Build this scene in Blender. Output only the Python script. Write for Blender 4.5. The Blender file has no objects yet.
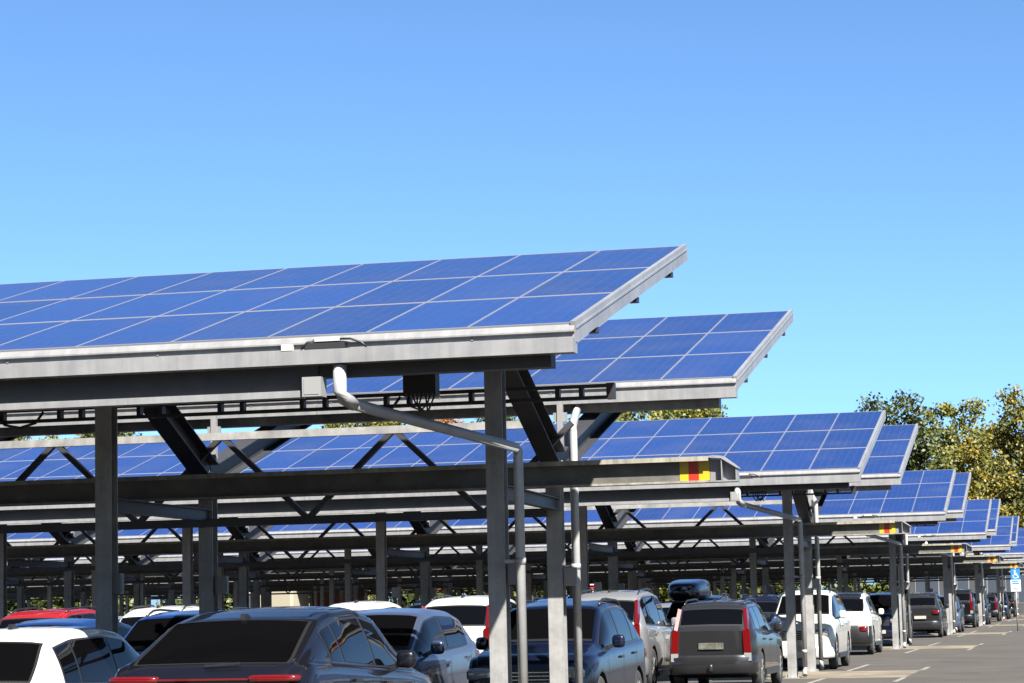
import bpy, bmesh, math, random
from mathutils import Vector, Matrix
R = math.radians
rnd = random.Random(11)

# ------------------------------------------------------------------ camera, world, sun, exposure
scene = bpy.context.scene
COL = scene.collection
cam_d = bpy.data.cameras.new("camera")
cam_d.sensor_width = 36.0
cam_d.lens = 85.46
cam_d.clip_end = 4000.0
cam = bpy.data.objects.new("camera", cam_d)
COL.objects.link(cam)
cam.matrix_world = (Matrix.Translation((0, 0, 1.756)) @ Matrix.Rotation(R(13.4545), 4, 'Z')
                    @ Matrix.Rotation(R(90 + 6.178), 4, 'X') @ Matrix.Rotation(R(-1.2696), 4, 'Z'))
scene.camera = cam

SUN = Vector((1.0, -1.3, 1.65)).normalized()          # towards the sun
SUN_EL = math.asin(SUN.z)
SUN_AZ = math.atan2(SUN.x, SUN.y)
world = bpy.data.worlds.new("World")
scene.world = world
world.use_nodes = True
wn = world.node_tree
for n in list(wn.nodes):
    wn.nodes.remove(n)
sky = wn.nodes.new("ShaderNodeTexSky")
sky.sky_type = 'NISHITA'
sky.sun_disc = False
sky.sun_elevation = SUN_EL
sky.sun_rotation = SUN_AZ
sky.altitude = 0
sky.air_density = 0.42
sky.dust_density = 1.0
sky.ozone_density = 5.0
bg = wn.nodes.new("ShaderNodeBackground")
bg.inputs[1].default_value = 0.05
wo = wn.nodes.new("ShaderNodeOutputWorld")
tint = wn.nodes.new("ShaderNodeMix")                    # clear autumn air: a touch less red
tint.data_type = 'RGBA'; tint.blend_type = 'MULTIPLY'
tint.inputs[0].default_value = 1.0
tint.inputs[7].default_value = (0.85, 1.025, 1.02, 1)
wn.links.new(sky.outputs[0], tint.inputs[6])
wn.links.new(tint.outputs[2], bg.inputs[0])
wn.links.new(bg.outputs[0], wo.inputs[0])
sl = bpy.data.lights.new("sun", 'SUN')
sl.energy = 5.0
sl.angle = R(0.53)
sl.color = (1.0, 0.955, 0.88)
sun = bpy.data.objects.new("sun", sl)
COL.objects.link(sun)
sun.rotation_euler = SUN.to_track_quat('Z', 'Y').to_euler()
sun.location = (40, -40, 60)
vs = scene.view_settings
vs.view_transform = 'Standard'
vs.look = 'None'
vs.exposure = 2.42
vs.gamma = 1.0
vs.use_curve_mapping = False
scene.cycles.max_bounces = 6
scene.cycles.diffuse_bounces = 3
scene.cycles.glossy_bounces = 4


# ------------------------------------------------------------------ materials
def mat(name, col, rough=0.5, metal=0.0, coat=0.0, noise=None, spec=0.5, bump=None, trans=None):
    """noise = (scale, amount, [second colour]) mottles the base colour; bump = (scale, strength)"""
    m = bpy.data.materials.new(name)
    m.use_nodes = True
    nt = m.node_tree
    b = nt.nodes["Principled BSDF"]
    b.inputs["Base Color"].default_value = (*col, 1)
    b.inputs["Roughness"].default_value = rough
    b.inputs["Metallic"].default_value = metal
    b.inputs["Coat Weight"].default_value = coat
    b.inputs["Coat Roughness"].default_value = 0.03
    b.inputs["Specular IOR Level"].default_value = spec
    if noise or bump:
        tc = nt.nodes.new("ShaderNodeTexCoord")
    if noise:
        t = nt.nodes.new("ShaderNodeTexNoise")
        t.inputs["Scale"].default_value = noise[0]
        t.inputs["Detail"].default_value = 6
        t.inputs["Roughness"].default_value = 0.65
        nt.links.new(tc.outputs["Object"], t.inputs["Vector"])
        r = nt.nodes.new("ShaderNodeValToRGB")
        a = noise[1]
        c2 = noise[2] if len(noise) > 2 else tuple(max(0, c * (1 - a)) for c in col)
        r.color_ramp.elements[0].position = 0.32
        r.color_ramp.elements[1].position = 0.68
        r.color_ramp.elements[0].color = (*c2, 1)
        r.color_ramp.elements[1].color = (*[min(1, c * (1 + a * .5)) for c in col], 1)
        nt.links.new(t.outputs["Fac"], r.inputs["Fac"])
        nt.links.new(r.outputs[0], b.inputs["Base Color"])
    if bump:
        t2 = nt.nodes.new("ShaderNodeTexNoise")
        t2.inputs["Scale"].default_value = bump[0]
        t2.inputs["Detail"].default_value = 4
        nt.links.new(tc.outputs["Object"], t2.inputs["Vector"])
        bm_ = nt.nodes.new("ShaderNodeBump")
        bm_.inputs["Strength"].default_value = bump[1]
        bm_.inputs["Distance"].default_value = 0.02
        nt.links.new(t2.outputs["Fac"], bm_.inputs["Height"])
        nt.links.new(bm_.outputs[0], b.inputs["Normal"])
    return m


M = {}
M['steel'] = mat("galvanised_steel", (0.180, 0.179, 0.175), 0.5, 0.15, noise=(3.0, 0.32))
M['beam'] = mat("shaded_steel_beam", (0.021, 0.0198, 0.0186), 0.6, 0.0, noise=(2.2, 0.4))  # same galvanised steel, with the shade under the roofs put into its colour
M['pale'] = mat("sunlit_galvanised_edge", (0.18, 0.168, 0.132), 0.55, 0.1, noise=(2.5, 0.3))  # flange edges: sunlight painted in as a paler copy of the steel
M['alu'] = mat("aluminium_trim", (0.148, 0.148, 0.150), 0.42, 0.15, noise=(4.0, 0.14))
M['zinc'] = mat("zinc_pipe", (0.20, 0.20, 0.20), 0.38, 0.1, noise=(6.0, 0.12))
def streaks(m, amt=.55):
    nt = m.node_tree; b = nt.nodes["Principled BSDF"]
    tc = nt.nodes.new("ShaderNodeTexCoord"); mp = nt.nodes.new("ShaderNodeMapping"); mp.inputs["Scale"].default_value = (5.0, .6, .25)
    n = nt.nodes.new("ShaderNodeTexNoise"); n.inputs["Scale"].default_value = 1.6; n.inputs["Detail"].default_value = 7; n.inputs["Roughness"].default_value = .7
    nt.links.new(tc.outputs["Object"], mp.inputs[0]); nt.links.new(mp.outputs[0], n.inputs["Vector"])
    r = nt.nodes.new("ShaderNodeValToRGB"); r.color_ramp.elements[0].position = .36; r.color_ramp.elements[1].position = .60
    r.color_ramp.elements[0].color = (1 - amt, 1 - amt, 1 - amt * .95, 1); r.color_ramp.elements[1].color = (1, 1, 1, 1)
    nt.links.new(n.outputs["Fac"], r.inputs[0])
    mx = nt.nodes.new("ShaderNodeMix"); mx.data_type = 'RGBA'; mx.blend_type = 'MULTIPLY'; mx.inputs[0].default_value = 1
    nt.links.new(b.inputs["Base Color"].links[0].from_socket, mx.inputs[6]); nt.links.new(r.outputs[0], mx.inputs[7])
    nt.links.new(mx.outputs[2], b.inputs["Base Color"])


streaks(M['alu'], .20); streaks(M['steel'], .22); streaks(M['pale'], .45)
M['dsteel'] = mat('shade_darkened_steel', (0.018, 0.0186, 0.0222), 0.5, 0.0, noise=(2.5, 0.3))  # arms, ties and braces: steel colour darkened to stand for shade
M['cross'] = mat('shaded_cross_beam', (0.063, 0.0588, 0.0516), 0.6, 0.0, noise=(2.2, 0.45))  # cross beam web, its shade mixed into the base colour
M['black'] = mat("black_plastic", (0.0072, 0.0072, 0.0078), 0.5)
M['rubber'] = mat("tyre_rubber", (0.0108, 0.0108, 0.0114), 0.8)
M['backsheet'] = mat("panel_backsheet", (0.06, 0.06, 0.066), 0.6)
M['boxgrey'] = mat("grey_box", (0.125, 0.125, 0.122), 0.5)
M['white'] = mat("white_plastic", (0.252, 0.246, 0.228), 0.45)
M['yellow'] = mat("yellow_film", (0.27, 0.186, 0.006), 0.4)
M['red'] = mat("red_film", (0.24, 0.012, 0.0036), 0.4)
M['frame'] = mat("panel_frame", (0.156, 0.159, 0.174), 0.4, 0.4)
M['glass'] = mat("car_glass", (0.0012, 0.0012, 0.0015), 0.02, 0.0, coat=0.0, spec=0.17)
M['trim'] = mat("black_trim", (0.0072, 0.0072, 0.0078), 0.35)
M['chrome'] = mat("chrome", (0.36, 0.36, 0.36), 0.15, 1.0)
M['rim'] = mat("alloy_rim", (0.252, 0.252, 0.258), 0.3, 0.8)
M['lampred'] = mat("tail_lamp_red", (0.062, 0.0018, 0.0018), 0.15, coat=0.8)
M['lampwhite'] = mat("lamp_clear", (0.18, 0.18, 0.18), 0.12, 0.3, coat=0.8)
M['plate'] = mat("number_plate", (0.192, 0.186, 0.162), 0.5)
M['plateold'] = mat("dull_number_plate", (0.06, 0.06, 0.048), 0.5, noise=(14, 0.8))


def solar_glass():
    m = bpy.data.materials.new("solar_cells")
    m.use_nodes = True
    nt = m.node_tree
    b = nt.nodes["Principled BSDF"]
    tc = nt.nodes.new("ShaderNodeTexCoord")
    sep = nt.nodes.new("ShaderNodeSeparateXYZ")
    nt.links.new(tc.outputs["Object"], sep.inputs[0])

    def grid(sock, pitch, width):
        f = nt.nodes.new("ShaderNodeMath"); f.operation = 'MULTIPLY'; f.inputs[1].default_value = 1 / pitch
        nt.links.new(sock, f.inputs[0])
        fr = nt.nodes.new("ShaderNodeMath"); fr.operation = 'FRACT'
        nt.links.new(f.outputs[0], fr.inputs[0])
        c = nt.nodes.new("ShaderNodeMath"); c.operation = 'LESS_THAN'; c.inputs[1].default_value = width
        nt.links.new(fr.outputs[0], c.inputs[0])
        return c.outputs[0]
    gx = grid(sep.outputs[0], 0.9598 / 6, 0.05)
    gy = grid(sep.outputs[1], 2.227 / 12, 0.03)
    mx = nt.nodes.new("ShaderNodeMath"); mx.operation = 'MAXIMUM'
    nt.links.new(gx, mx.inputs[0]); nt.links.new(gy, mx.inputs[1])
    # each cell a slightly different polycrystalline blue
    vor = nt.nodes.new("ShaderNodeTexVoronoi"); vor.inputs["Scale"].default_value = 26
    nt.links.new(tc.outputs["Object"], vor.inputs["Vector"])
    oi = nt.nodes.new("ShaderNodeObjectInfo")
    ramp = nt.nodes.new("ShaderNodeValToRGB")
    ramp.color_ramp.elements[0].color = (0.0034, 0.0105, 0.055, 1)
    ramp.color_ramp.elements[1].color = (0.0088, 0.0225, 0.100, 1)
    av = nt.nodes.new("ShaderNodeMath"); av.operation = 'MULTIPLY_ADD'; av.inputs[1].default_value = 0.5
    nt.links.new(vor.outputs["Color"], av.inputs[0])
    h = nt.nodes.new("ShaderNodeMath"); h.operation = 'MULTIPLY'; h.inputs[1].default_value = 0.5
    nt.links.new(oi.outputs["Random"], h.inputs[0]); nt.links.new(h.outputs[0], av.inputs[2])
    nt.links.new(av.outputs[0], ramp.inputs[0])
    mix = nt.nodes.new("ShaderNodeMix"); mix.data_type = 'RGBA'
    nt.links.new(mx.outputs[0], mix.inputs[0])
    nt.links.new(ramp.outputs[0], mix.inputs[6])
    mix.inputs[7].default_value = (0.016, 0.033, 0.112, 1)
    nt.links.new(mix.outputs[2], b.inputs["Base Color"])
    dn = nt.nodes.new("ShaderNodeTexNoise"); dn.inputs["Scale"].default_value = 0.7; dn.inputs["Detail"].default_value = 5
    geo = nt.nodes.new("ShaderNodeNewGeometry"); nt.links.new(geo.outputs["Position"], dn.inputs["Vector"])
    mr = nt.nodes.new("ShaderNodeMapRange"); mr.inputs[3].default_value = 0.10; mr.inputs[4].default_value = 0.34
    nt.links.new(dn.outputs["Fac"], mr.inputs[0]); nt.links.new(mr.outputs[0], b.inputs["Roughness"])
    dust = nt.nodes.new("ShaderNodeMix"); dust.data_type = 'RGBA'; dust.inputs[7].default_value = (0.06, 0.063, 0.072, 1)
    md = nt.nodes.new("ShaderNodeMapRange"); md.inputs[1].default_value = .45; md.inputs[2].default_value = .8; md.inputs[4].default_value = 0.24
    nt.links.new(dn.outputs["Fac"], md.inputs[0]); nt.links.new(md.outputs[0], dust.inputs[0])
    nt.links.new(mix.outputs[2], dust.inputs[6]); nt.links.new(dust.outputs[2], b.inputs["Base Color"])
    b.inputs["Specular IOR Level"].default_value = 0.4
    return m


M['solar'] = solar_glass()


def paint(name, col, metal=0.0, rough=0.35):
    return mat("paint_" + name, col, rough, metal, coat=0.75, spec=0.12)


P_ = {
    'graphite': paint('graphite', (0.0028, 0.0026, 0.0042), 0.15, 0.35),
    'white': paint('white', (0.3, 0.295, 0.275)),
    'navy': paint('navy', (0.0018, 0.0032, 0.011), 0.15, 0.35),
    'steelblue': paint('steelblue', (0.040, 0.052, 0.085), 0.45, 0.3),
    'silver': paint('silver', (0.168, 0.168, 0.171), 0.5, 0.3),
    'grey': paint('grey', (0.01, 0.01, 0.0108), 0.15, 0.35),
    'blue': paint('blue', (0.004, 0.015, 0.068), 0.15, 0.35),
    'red': paint('red', (0.13, 0.004, 0.005)),
    'black': paint('black', (0.003, 0.003, 0.0036), 0.15, 0.35),
    'darkred': paint('darkred', (0.02, 0.0025, 0.003), 0.3, 0.3),
}


def ground_mat():
    m = mat("asphalt", (0.036, 0.0292, 0.0225), 0.9, noise=(0.45, 0.42), bump=(60, 0.4))
    nt = m.node_tree
    b = nt.nodes["Principled BSDF"]
    tc = nt.nodes.new("ShaderNodeTexCoord")
    n2 = nt.nodes.new("ShaderNodeTexNoise"); n2.inputs["Scale"].default_value = 45
    n2.inputs["Detail"].default_value = 3
    nt.links.new(tc.outputs["Object"], n2.inputs["Vector"])
    old = b.inputs["Base Color"].links[0].from_socket
    mul = nt.nodes.new("ShaderNodeMix"); mul.data_type = 'RGBA'; mul.blend_type = 'MULTIPLY'
    mul.inputs[0].default_value = 0.5
    nt.links.new(old, mul.inputs[6]); nt.links.new(n2.outputs["Fac"], mul.inputs[7])
    nt.links.new(mul.outputs[2], b.inputs["Base Color"])
    return m


M['asphalt'] = ground_mat()
M['band'] = mat("pale_gravel_band", (0.098, 0.081, 0.056), 0.9, noise=(0.8, 0.55), bump=(40, 0.5))
M['line'] = mat("white_road_paint", (0.125, 0.12, 0.108), 0.75, noise=(2.5, 0.6))
M['grassland'] = mat("meadow", (0.042, 0.051, 0.018), 0.95, noise=(0.25, 0.4))


# ------------------------------------------------------------------ mesh builder
class MB:
    def __init__(self):
        self.v, self.f, self.m, self.sm = [], [], [], []

    def face(self, idx, mi=0, smooth=False):
        self.f.append(idx); self.m.append(mi); self.sm.append(smooth)

    def box(self, lo, hi, mi=0, mtx=None):
        x0, y0, z0 = lo; x1, y1, z1 = hi
        c = [(x0, y0, z0), (x1, y0, z0), (x1, y1, z0), (x0, y1, z0), (x0, y0, z1), (x1, y0, z1), (x1, y1, z1), (x0, y1, z1)]
        if mtx:
            c = [tuple(mtx @ Vector(p)) for p in c]
        b = len(self.v); self.v += c
        for q in ((0, 3, 2, 1), (4, 5, 6, 7), (0, 1, 5, 4), (1, 2, 6, 5), (2, 3, 7, 6), (3, 0, 4, 7)):
            self.face([b + i for i in q], mi)
        return self

    def prism(self, pts, axis, a0, a1, mi=0):
        """extrude a closed 2-D outline along axis 0/1/2 (the outline's coordinates fill the other two axes in order)"""
        def mk(p, a):
            q = [p[0], p[1]]; q.insert(axis, a); return tuple(q)
        n = len(pts); b = len(self.v)
        self.v += [mk(p, a0) for p in pts] + [mk(p, a1) for p in pts]
        self.face([b + i for i in range(n)][::-1], mi); self.face([b + n + i for i in range(n)], mi)
        for i in range(n):
            j = (i + 1) % n
            self.face([b + i, b + j, b + n + j, b + n + i], mi)
        return self

    def sweep(self, p0, p1, section, up=(0, 0, 1), mi=0):
        """straight bar: section points (s along side, t along up)"""
        p0, p1 = Vector(p0), Vector(p1)
        d = (p1 - p0).normalized(); u = Vector(up)
        s = d.cross(u).normalized(); u = s.cross(d).normalized()
        n = len(section); b = len(self.v)
        for p in (p0, p1):
            self.v += [tuple(p + s * a + u * c) for a, c in section]
        self.face([b + i for i in range(n)], mi); self.face([b + n + i for i in range(n)][::-1], mi)
        for i in range(n):
            j = (i + 1) % n
            self.face([b + i, b + n + i, b + n + j, b + j], mi)
        return self

    def hbar(self, p0, p1, w, d, tf=.014, tw=.009, up=(0, 0, 1), mi=0):
        a, h = w / 2, d / 2
        sec = [(-a, -h), (a, -h), (a, -h + tf), (tw, -h + tf), (tw, h - tf), (a, h - tf), (a, h), (-a, h), (-a, h - tf), (-tw, h - tf), (-tw, -h + tf), (-a, -h + tf)]
        return self.sweep(p0, p1, sec, up, mi)

    def bar(self, p0, p1, w, d, up=(0, 0, 1), mi=0):
        a, h = w / 2, d / 2
        return self.sweep(p0, p1, [(-a, -h), (a, -h), (a, h), (-a, h)], up, mi)

    def tube(self, pts, r, n=10, mi=0, cap=True):
        pts = [Vector(p) for p in pts]
        rs = r if isinstance(r, (list, tuple)) else [r] * len(pts)
        b = len(self.v)
        ref = Vector((0, 0, 1))
        for i, p in enumerate(pts):
            d = (pts[min(i + 1, len(pts) - 1)] - pts[max(i - 1, 0)]).normalized()
            rf = ref if abs(d.z) < .95 else Vector((1, 0, 0))
            s = d.cross(rf).normalized(); u = s.cross(d)
            for k in range(n):
                a = 2 * math.pi * k / n
                self.v.append(tuple(p + (s * math.cos(a) + u * math.sin(a)) * rs[i]))
        for i in range(len(pts) - 1):
            for k in range(n):
                self.face([b + i * n + k, b + i * n + (k + 1) % n, b + (i + 1) * n + (k + 1) % n, b + (i + 1) * n + k], mi, True)
        if cap:
            self.face([b + k for k in range(n)][::-1], mi)
            self.face([b + (len(pts) - 1) * n + k for k in range(n)], mi)
        return self

    def grid(self, rows, mi=0, smooth=True, flip=False):
        """rows: list of equally long lists of points"""
        b = len(self.v); n = len(rows[0])
        for r in rows:
            self.v += [tuple(p) for p in r]
        for i in range(len(rows) - 1):
            for k in range(n - 1):
                q = [b + i * n + k, b + i * n + k + 1, b + (i + 1) * n + k + 1, b + (i + 1) * n + k]
                self.face(q[::-1] if flip else q, mi, smooth)
        return self

    def mesh(self, name, mats, fix=True):
        me = bpy.data.meshes.new(name)
        me.from_pydata(self.v, [], self.f)
        for m in (mats if isinstance(mats, (list, tuple)) else [mats]):
            me.materials.append(m)
        me.polygons.foreach_set("material_index", self.m)
        me.polygons.foreach_set("use_smooth", self.sm)
        if fix:
            bm = bmesh.new(); bm.from_mesh(me)
            bmesh.ops.recalc_face_normals(bm, faces=bm.faces[:])
            bm.to_mesh(me); bm.free()
        me.update()
        return me


def link(name, me, parent=None, loc=None, rot=None):
    o = bpy.data.objects.new(name, me)
    COL.objects.link(o)
    if parent:
        o.parent = parent
    if loc is not None:
        o.location = loc
    if rot is not None:
        o.rotation_euler = rot
    return o


def tag(o, label=None, cat=None, group=None, kind=None):
    if label: o["label"] = label
    if cat: o["category"] = cat
    if group: o["group"] = group
    if kind: o["kind"] = kind
    return o


def thing(name, label, cat, loc, rz=0.0, group=None):
    return tag(link(name, None, None, loc, (0, 0, rz)), label, cat, group)


# ------------------------------------------------------------------ ground
PX, PY, PER = -6.57, 26.58, 28.0           # first front post; distance between carports
NC = 7
mb = MB(); mb.face([0, 1, 2, 3]); mb.v += [(-900, -300, 0), (900, -300, 0), (900, 1500, 0), (-900, 1500, 0)]
tag(link("ground", mb.mesh("ground", M['asphalt'], False)), kind="structure")
mb = MB(); mb.v += [(-900, 224, .004), (900, 224, .004), (900, 1500, .004), (-900, 1500, .004)]; mb.face([0, 1, 2, 3])
tag(link("meadow", mb.mesh("meadow", M['grassland'], False)), kind="structure")
for n in range(NC):
    y = PY + n * PER
    mb = MB(); mb.v += [(-95, y - .9, .004), (-4.25, y - .9, .004), (-4.25, y + 4.1, .004), (-95, y + 4.1, .004)]; mb.face([0, 1, 2, 3])
    tag(link("paving_band", mb.mesh("paving_band", M['band'], False)), kind="structure")
    mb = MB()

    def ln(x0, y0, x1, y1, z=.008):
        b = len(mb.v)
        mb.v += [(x0, y0, z), (x1, y0, z), (x1, y1, z), (x0, y1, z)]; mb.face([b, b + 1, b + 2, b + 3])
    for k in range(12):
        x = -6.0 - 2.5 * k
        ln(x - .06, y - 6.4, x + .06, y - .95, .006)
        ln(x - .06, y + 4.15, x + .06, y + 9.6, .006)
    ln(-4.31, y - 3.6, -4.19, y - .95, .006)
    ln(-4.31, y + 4.15, -4.19, y + 6.6, .006)
    tag(link("road_markings", mb.mesh("road_markings", M['line'], False)), kind="structure")

# ------------------------------------------------------------------ solar carports (local origin: foot of the end front post)
XE = -4.783 - PX
Y1 = 22.367 - PY; D = 6.628; Z1 = 4.3995; H1 = 6.0568
Y2 = 32.935 - PY; Z2 = 4.7926; H2 = 6.4292
W = 1.0098
BAY = 4.8
TILT = math.atan2(H1 - Z1, D); SL = math.hypot(D, H1 - Z1); PL = SL / 3


def panel_mesh():
    mb = MB(); fr = .010; g = .003
    w, l = W - g * 2, PL - g * 2
    # frame ring (mat 1), glass slightly below its rim, back sheet
    mb.box((-w / 2 + fr, -l / 2 + .03, -.03), (w / 2 - fr, l / 2 - .03, -.002), 0)
    mb.m[0] = 2
    fv = .036
    mb.box((-w / 2, -l / 2, -.035), (-w / 2 + fr, l / 2, .0), 1)
    mb.box((w / 2 - fr, -l / 2, -.035), (w / 2, l / 2, .0), 1)
    mb.box((-w / 2 + fr, -l / 2, -.034), (w / 2 - fr, -l / 2 + fv, .0005), 1)
    mb.box((-w / 2 + fr, l / 2 - fv, -.034), (w / 2 - fr, l / 2, .0005), 1)
    return mb.mesh("solar_panel", [M['solar'], M['frame'], M['backsheet']])


ME = {'panel': panel_mesh()}


def slope(y, z0, y0):                     # height of the roof plane above local y
    return z0 + (y - y0) * math.tan(TILT)


def build_roof(car, y0, z0, ncol, nshow, xr, nb, front):
    """one tilted roof: frame mesh, panels, gutter, verge trim, fascia beams"""
    xl = XE - ncol * W
    f = MB()
    # three pairs of purlins under the panels and rafters at each frame
    n = Vector((0, -math.sin(TILT), math.cos(TILT)))

    def onroof(x, t, off):
        return Vector((x, y0 + D * t, z0 + D * t * math.tan(TILT))) + n * off
    for t in (.16, .5, .84):
        f.bar(onroof(xl, t, -.105), onroof(XE - .06, t, -.105), .07, .13, up=n)
    for k in range(nb):
        f.hbar(onroof(-BAY * k, .03, -.29), onroof(-BAY * k, .985, -.29), .14, .22, up=n)
    f.bar(onroof(xl, .985, -.12), onroof(XE - .06, .985, -.12), .05, .17, up=n)
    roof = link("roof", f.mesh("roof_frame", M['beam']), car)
    if not front:
        roof["label"] = "rear roof plane of the pair, standing slightly higher"
    # panels: column 0 at the open end
    rot = (TILT, 0, 0)
    rest = MB()
    R3 = Matrix.Rotation(TILT, 4, 'X')
    for i in range(ncol):
        for r in range(3):
            c = onroof(XE - W * (i + .5), (r + .5) / 3, 0)
            if i < nshow:
                o = link("solar_panel", ME['panel'], roof, c, rot)
            else:
                w, l = W / 2 - .003, PL / 2 - .003
                mt = Matrix.Translation(c) @ R3
                rest.box((-w + .014, -l + .02, -.03), (w - .014, l - .02, -.002), 0, mt)
                rest.m[-6] = 2
                for a, b_ in (((-w, -l, -.034), (w, -l + .02, 0)), ((-w, l - .02, -.034), (w, l, 0)), ((-w, -l + .02, -.034), (-w + .014, l - .02, 0)), ((w - .014, -l + .02, -.034), (w, l - .02, 0))):
                    rest.box(a, b_, 1, mt)
    if rest.v:
        o = link("solar_panel_field", rest.mesh("solar_panel_field", [M['solar'], M['frame'], M['backsheet']]), roof)
        o["kind"] = "stuff"
    # low edge: sloped lip, recessed strip, gutter box (one profile along x)
    yf, zf = y0, z0
    g = MB()
    prof = [(yf + .01, zf - .012), (yf - .05, zf - .075), (yf - .05, zf - .09), (yf - .015, zf - .10), (yf - .015, zf - .150),
            (yf - .095, zf - .150), (yf - .095, zf - .290), (yf + .10, zf - .290), (yf + .10, zf - .05)]
    for a in range(0, int((XE + .045 - xl) // 6) + 1):      # lengths of gutter with fine joints
        x1 = XE + .045 - a * 6.0; x0 = max(xl, x1 - 5.994)
        g.prism(prof, 0, x0, x1)
        k = x1 - 1.0
        while k > x0:
            g.box((k - .012, yf - .024, zf - .132), (k + .012, yf - .0155, zf - .108)); k -= 1.6
    link("gutter", g.mesh("gutter", M['alu']), roof)
    # verge trim on the open gable
    v = MB()
    a, b = onroof(XE + .03, -.002, -.085), onroof(XE + .03, 1.004, -.085)
    v.bar(a, b, .05, .20, up=n)
    a, b = onroof(XE + .058, .0, -.05), onroof(XE + .058, 1.0, -.05)
    v.bar(a, b, .012, .02, up=n)
    link("verge_trim", v.mesh("verge_trim", M['alu']), roof)
    for t in (.16, .5, .84):
        c = onroof(XE - .01, t, -.235)
        v = MB(); v.box((c.x - .05, c.y - .07, c.z - .02), (c.x + .05, c.y + .07, c.z + .04))
        link("purlin_clamp", v.mesh("purlin_clamp", M['black']), roof)
    # shallow purlin below the gutter and the deep beam further in
    p = MB()
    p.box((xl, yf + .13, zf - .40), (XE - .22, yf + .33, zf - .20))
    link("edge_purlin", p.mesh("edge_purlin", M['beam'] if front else M['steel']), roof)  # front purlin uses the shade-darkened steel, rear one the lit tone
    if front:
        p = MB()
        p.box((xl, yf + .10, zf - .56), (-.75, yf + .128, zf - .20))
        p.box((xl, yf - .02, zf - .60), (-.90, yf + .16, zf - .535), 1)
        link("edge_beam", p.mesh("edge_beam", [M['beam'], M['alu']]), roof)  # web colour carries the shade, pale lower lip reads as sunlit
        p = MB()
        p.box((-.865, yf - .06, zf - .60), (-.675, yf + .12, zf - .41))
        p.box((-.845, yf - .065, zf - .58), (-.695, yf - .06, zf - .43))
        link("junction_box", p.mesh("junction_box", M['boxgrey']), roof)
    if front:
        p = MB()
        p.box((-.72, yf - .10, zf - .075), (-.47, yf - .03, zf - .035))
        p.box((-1.06, yf - .10, zf - .15), (-.95, yf - .03, zf - .085))
        p.tube([(-.72, yf - .07, zf - .055), (-.80, yf - .085, zf - .08), (-.86, yf - .09, zf - .145)], .012, 6, 1)
        p.tube([(-.47, yf - .07, zf - .055), (-.36, yf - .085, zf - .06), (-.25, yf - .09, zf - .10), (-.2, yf - .09, zf - .145)], .012, 6, 1)
        p.box((-.82, yf - .09, zf - .145), (-.42, yf - .02, zf - .085), 1)
        link("cable_connector", p.mesh("cable_connector", [M['white'], M['black']]), roof)
    return roof


def post_mesh(h):
    mb = MB()
    mb.hbar((0, 0, 0.02), (0, 0, h), .20, .20, .016, .010, up=(0, 1, 0))
    mb.box((-.17, -.17, 0.0), (.17, .17, .02))
    for sx in (-1, 1):
        for sy in (-1, 1):
            mb.tube([(sx * .135, sy * .135, .02), (sx * .135, sy * .135, .055)], .014, 6)
    return mb.mesh("post", M['steel'])


YR = 31.0 - PY                                # rear post
NODE = Vector((-.30, YR + .02, 3.60))
RX = -.32
ME['post_front'] = post_mesh(5.0)
ME['post_rear'] = post_mesh(3.62)
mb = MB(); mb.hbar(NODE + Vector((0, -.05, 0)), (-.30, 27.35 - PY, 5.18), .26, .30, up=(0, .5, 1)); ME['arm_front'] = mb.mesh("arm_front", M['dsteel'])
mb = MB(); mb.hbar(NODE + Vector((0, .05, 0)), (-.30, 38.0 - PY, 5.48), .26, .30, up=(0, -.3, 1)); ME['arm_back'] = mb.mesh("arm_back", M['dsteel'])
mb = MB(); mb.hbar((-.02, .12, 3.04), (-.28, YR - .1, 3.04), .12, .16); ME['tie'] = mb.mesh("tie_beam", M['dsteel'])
mb = MB()
mb.box((-.035, YR - .04, 3.80), (.035, YR + .04, 4.45)); mb.box((-.09, YR - .02, 4.12), (.09, YR + .02, 4.24))
ME['gusset'] = mb.mesh("gusset", M['alu'])
YB = 29.95 - PY
YC = 30.70 - PY; ZC = 4.08                                      # upper chord
mb = MB()
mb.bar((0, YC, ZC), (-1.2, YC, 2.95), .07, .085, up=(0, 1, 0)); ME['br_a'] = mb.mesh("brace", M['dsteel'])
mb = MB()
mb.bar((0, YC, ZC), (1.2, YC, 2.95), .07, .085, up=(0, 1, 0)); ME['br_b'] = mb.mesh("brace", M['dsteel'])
# rainwater pipes
mb = MB()
mb.tube([(-.50, Y1 + .0, Z1 - .30), (-.50, Y1 + .0, Z1 - .56), (-.48, Y1 + .04, Z1 - .62), (-.43, Y1 + .22, Z1 - .67)], [.066, .066, .068, .066], 14)
mb.tube([(-.43, Y1 + .22, Z1 - .67), (.28, -.24, 3.50), (.30, -.20, 3.46), (.30, -.20, 3.40), (.30, -.20, .25)], [.058, .055, .055, .055, .055], 14)
mb.tube([(.30, -.20, 2.20), (.30, -.20, 2.27)], .062, 14); mb.tube([(.30, -.20, .55), (.30, -.20, .62)], .062, 14)
mb.tube([(.30, -.20, .27), (.30, -.22, .16), (.30, -.30, .06)], .056, 12)
mb.box((.12, -.215, 2.215), (.30, -.185, 2.255))
ME['pipe_a'] = mb.mesh("downpipe", M['zinc'])
mb = MB()
yp = 31.25 - PY; px_ = -6.68 - PX
mb.tube([(-.40, Y2, Z2 - .29), (-.40, Y2 - .01, Z2 - .38), (-.33, Y2 - .5, Z2 - .50), (px_, yp + .03, 4.08), (px_, yp, 4.0), (px_, yp, .25)], .055, 14)
mb.tube([(px_, yp, 2.20), (px_, yp, 2.27)], .062, 14)
mb.tube([(px_, yp, .27), (px_, yp + .02, .16), (px_, yp + .1, .06)], .056, 12)
ME['pipe_b'] = mb.mesh("downpipe", M['zinc'])
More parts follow.
